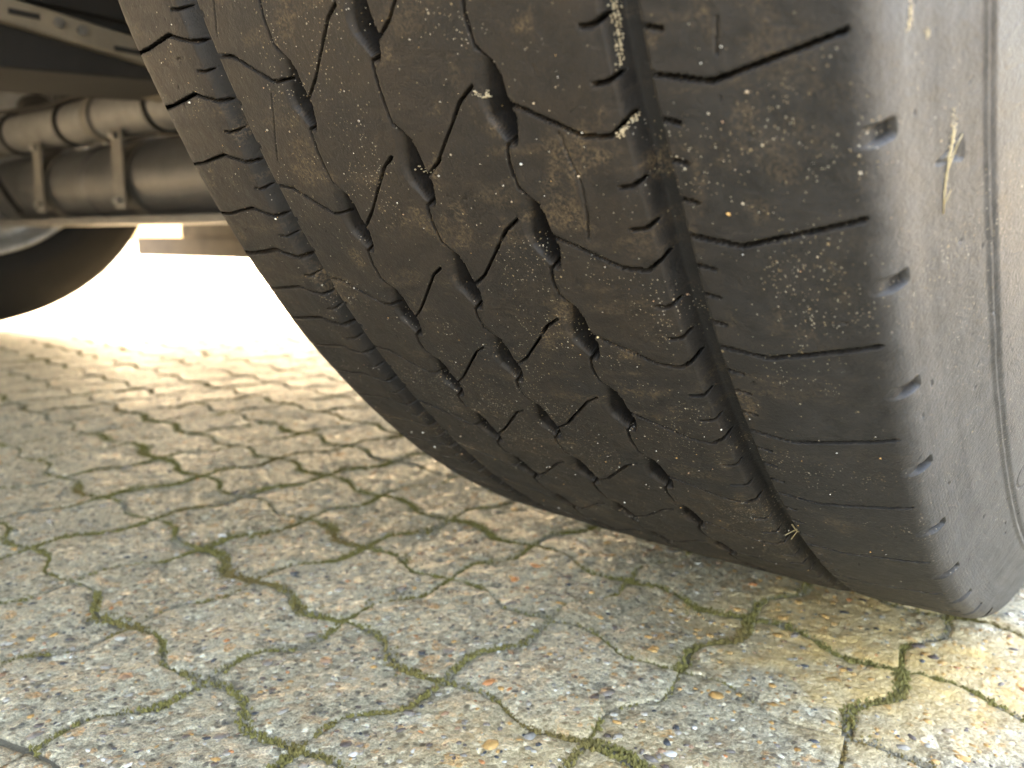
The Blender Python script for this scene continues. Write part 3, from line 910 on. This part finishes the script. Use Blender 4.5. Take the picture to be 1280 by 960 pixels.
# ------------------------------------------------------------------ the far side and underside of the vehicle
def far_wheel():
    R2 = .530; ax = (-2.25, .06, .60)
    pr = [(-.150, .285), (-.165, .305), (-.188, .36), (-.190, .40), (-.172, .47), (-.155, .512), (-.146, .521)]
    for gx in (-.095, -.05, 0, .05, .095):
        pr += [(gx - .006, R2), (gx - .004, R2 - .008), (gx + .004, R2 - .008), (gx + .006, R2)]
    pr += [(.146, .521), (.155, .512), (.172, .47), (.187, .41), (.188, .385), (.180, .365), (.176, .35)]
    me = lathe('tyre', pr, ax, 128)
    n = len(me.vertices)
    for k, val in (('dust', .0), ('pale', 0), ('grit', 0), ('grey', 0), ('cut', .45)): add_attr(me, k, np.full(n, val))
    link_obj('tyre', me, M_RUB, trailer, label='dark out-of-focus tyre on the far end of the axle')
    link_obj('rim', lathe('rim', [(.170, .346), (.176, .352), (.183, .357), (.187, .353), (.184, .342), (.165, .325), (.160, .305), (.166, .298), (.170, .292), (.165, .284), (.12, .272), (.06, .262), (.0, .25), (-.04, .18), (-.02, .09), (.10, .07), (.10, .0)], ax, 96), M_RIM, trailer)
far_wheel()

M_TUBE = mat_simple('axle_grey', (.070, .073, .078), (.150, .154, .160), 34, .6, .0005)
M_TANK = mat_simple('tank_grey', (.026, .028, .031), (.056, .059, .064), 26, .5)
M_STRAP = mat_simple('strap_steel', (.075, .071, .066), (.12, .114, .105), 25, .6)
M_PLATE = mat_simple('dusty_plate', (.12, .102, .08), (.18, .155, .12), 20, .8)
M_RUST = mat_simple('rusty_beam', (.030, .027, .024), (.056, .050, .044), 16, .85)
M_BODY = mat_simple('body_panel', (.10, .10, .105), (.14, .14, .14), 3, .5)

# axle tube between the wheels
axp = (0, .12, .522)
tube = link_obj('axle_tube', lathe('axle_tube', [(-.19, 0), (-.19, .044), (-1.0, .0425), (-1.9, .0405), (-2.12, .040), (-2.12, .0)], axp, 40), M_TUBE, trailer)
link_obj('end_bolt', lathe('end_bolt', [(-1.955, .030), (-1.955, .046), (-1.985, .046), (-1.985, .030)], axp, 24), M_STRAP, tube)

def cyl_tank():
    c = (0, .17, .405); r = .073
    prof = []
    x0, x1 = -2.02, -.75
    for k in range(9):
        a = math.pi / 2 * k / 8; prof.append((x0 - .05 * math.cos(a), r * math.sin(a)))
    prof.append((-1.6, r)); prof.append((-1.2, r))
    for k in range(9):
        a = math.pi / 2 * (1 - k / 8); prof.append((x1 + .05 * math.cos(a), r * math.sin(a)))
    t = link_obj('air_tank', lathe('air_tank', prof, c, 48), M_TANK, trailer)
    for x in (-1.70, -1.345):
        link_obj('strap', lathe('strap', [(x - .021, r + .001), (x - .021, r + .005), (x + .021, r + .005), (x + .021, r + .001)], c, 48, smooth=False), M_STRAP, t)
    link_obj('weld_seam', lathe('weld_seam', [(-1.533, r), (-1.526, r + .004), (-1.519, r)], c, 48), M_TANK, t)
    link_obj('rail', box_mesh('rail', (-1.98, .095, .318), (-1.0, .21, .3315), .002), M_STRAP, t)
    for x in (-1.70, -1.345):
        link_obj('hanger', box_mesh('hanger', (x - .021, .085, .345), (x + .021, .0895, .49), .001), M_STRAP, t)
cyl_tank()

# trailing arm with a slotted dusty plate
arm = link_obj('trailing_arm', box_mesh('trailing_arm', (-1.05, -.9, .545), (-.84, .06, .80), .01), M_DARK, trailer)
bm = bmesh.new()
pts = [(-.30, .519), (-.30, .5455), (-.02, .5185), (-.02, .489), (-1.2, .62), (-1.2, .65)]
def prism(name, poly, x0, x1):
    bm = bmesh.new()
    a = [bm.verts.new((x0, y, z)) for y, z in poly]; b = [bm.verts.new((x1, y, z)) for y, z in poly]
    bm.faces.new(a); bm.faces.new(b[::-1])
    for k in range(len(poly)): bm.faces.new((a[k], b[k], b[(k + 1) % len(poly)], a[(k + 1) % len(poly)]))
    bmesh.ops.recalc_face_normals(bm, faces=bm.faces)
    bmesh.ops.bevel(bm, geom=bm.edges[:], offset=.002, segments=1, affect='EDGES')
    me = bpy.data.meshes.new(name); bm.to_mesh(me); bm.free()
    return me
plate = link_obj('plate', prism('plate', [(-1.2, .625), (-.30, .519), (-.02, .487), (-.02, .516), (-.30, .5455), (-1.2, .64)], -.99, -.80), M_PLATE, arm)
for y, z in ((-.268, .529), (-.155, .511)):
    link_obj('slot', box_mesh('slot', (-.803, y - .020, z - .0052), (-.7985, y + .016, z + .0052), .0022), M_DARK, arm)
link_obj('web', prism('web', [(-1.2, .56), (-.30, .471), (-.02, .492), (-.02, .4998), (-.30, .532), (-1.2, .633)], -1.02, -.815), M_DARK, arm)

# chassis rails, cross members, floor and side panels
frame = link_obj('chassis_rail', box_mesh('chassis_rail', (-1.78, -3.18, .70), (-1.66, 3.3, .999), .006), M_CHASSIS, trailer)
link_obj('chassis_rail', box_mesh('chassis_rail', (-.62, -3.18, .80), (-.50, 3.3, .999), .006), M_CHASSIS, trailer)
for y in (-2.6, -1.6, -.6, .9, 1.9, 2.9):
    link_obj('cross_member', box_mesh('cross_member', (-2.40, y - .04, .88), (.15, y + .04, .998), .004), M_CHASSIS, trailer)
link_obj('floor', box_mesh('floor', (-2.45, -3.20, 1.00), (.20, 3.4, 1.03), .004), M_CHASSIS, trailer)
link_obj('body', box_mesh('body', (-2.47, -3.22, 1.032), (.22, 3.42, 1.13), .02), M_BODY, trailer)
link_obj('side_panel', box_mesh('side_panel', (-2.46, -3.20, .47), (-2.43, 3.4, .9995), .004), M_CHASSIS, trailer)
# low beam far behind the tank
beam = link_obj('rear_beam', box_mesh('rear_beam', (-2.56, .72, .238), (-.3, .78, .2985), .004), M_RUST, trailer)
link_obj('beam_block', box_mesh('beam_block', (-2.28, .725, .299), (-.3, .775, .40), .004), M_RUST, beam)
# small fittings above the tube
link_obj('post', box_mesh('post', (-1.80, .24, .52), (-1.765, .27, .80), .003), M_STRAP, trailer)
link_obj('valve_box', box_mesh('valve_box', (-1.93, .20, .56), (-1.86, .28, .70), .008), M_TANK, trailer)
link_obj('valve_cap', lathe('valve_cap', [(-1.80, 0), (-1.80, .030), (-1.84, .032), (-1.84, 0)], (0, .14, .575), 24), M_CHASSIS, trailer)

def hose(pts, r, mat):
    bm = bmesh.new()
    P_ = hermite(pts, 8)
    stalk(bm, P_, r, r)
    me = bpy.data.meshes.new('hose'); bm.to_mesh(me); bm.free()
    for p in me.polygons: p.use_smooth = True
    link_obj('hose', me, mat, trailer)
hose([(-2.1, .20, .60), (-1.85, .16, .575), (-1.5, .18, .60), (-1.2, .20, .66), (-.9, .25, .72)], .011, M_DARK)
hose([(-2.2, .34, .74), (-1.9, .30, .66), (-1.6, .30, .64), (-1.3, .33, .70), (-.9, .4, .74)], .009, M_DARK)
hose([(-1.95, .07, .50), (-1.9, .06, .46), (-1.86, .07, .40), (-1.85, .10, .345)], .007, M_DARK)
for x in (-1.70, -1.345):
    for z in (.478, .36):
        link_obj('bolt', lathe('bolt', [(x - .008, 0), (x - .008, .007), (x + .008, .007), (x + .008, 0)], (0, .0815, z), 6, smooth=False), M_RIM, trailer)
link_obj('bracket', box_mesh('bracket', (-1.06, .06, .48), (-1.02, .20, .70), .003), M_CHASSIS, trailer)
link_obj('clamp', lathe('clamp', [(-1.46, .042), (-1.46, .047), (-1.43, .047), (-1.43, .042)], axp, 32), M_STRAP, tube)

# mudguard over the near wheel, unseen, added to shade the upper tread
link_obj('added_mudguard', lathe('added_mudguard', [(-.215, .565), (-.21, .600), (-.15, .612), (0, .616), (.15, .612), (.21, .600), (.215, .565), (.211, .565), (.206, .596), (.15, .607), (0, .611), (-.15, .607), (-.206, .596), (-.211, .565), (-.215, .565)],
                              (0, 0, ZC), 60, th0=math.radians(-178), th1=math.radians(-6)), M_DARK, trailer)

# more of what hangs about the axle: clips, a cable and a bracket with bolts
hose([(-1.92, .075, .565), (-1.6, .07, .552), (-1.3, .075, .566), (-1.0, .08, .56), (-.7, .09, .575)], .0045, M_DARK)
for x in (-1.86, -1.58, -1.22):
    link_obj('clip', lathe('clip', [(x - .004, .0412), (x - .004, .0475), (x + .004, .0475), (x + .004, .0412)], axp, 24, smooth=False), M_DARK, tube)
for y_, z_ in ((-.235, .5265), (-.21, .5235), (-.10, .5065)):
    link_obj('bolt', lathe('bolt', [(-.806, 0), (-.806, .006), (-.7945, .006), (-.7945, 0)], (0, y_, z_), 6, smooth=False), M_STRAP, arm)
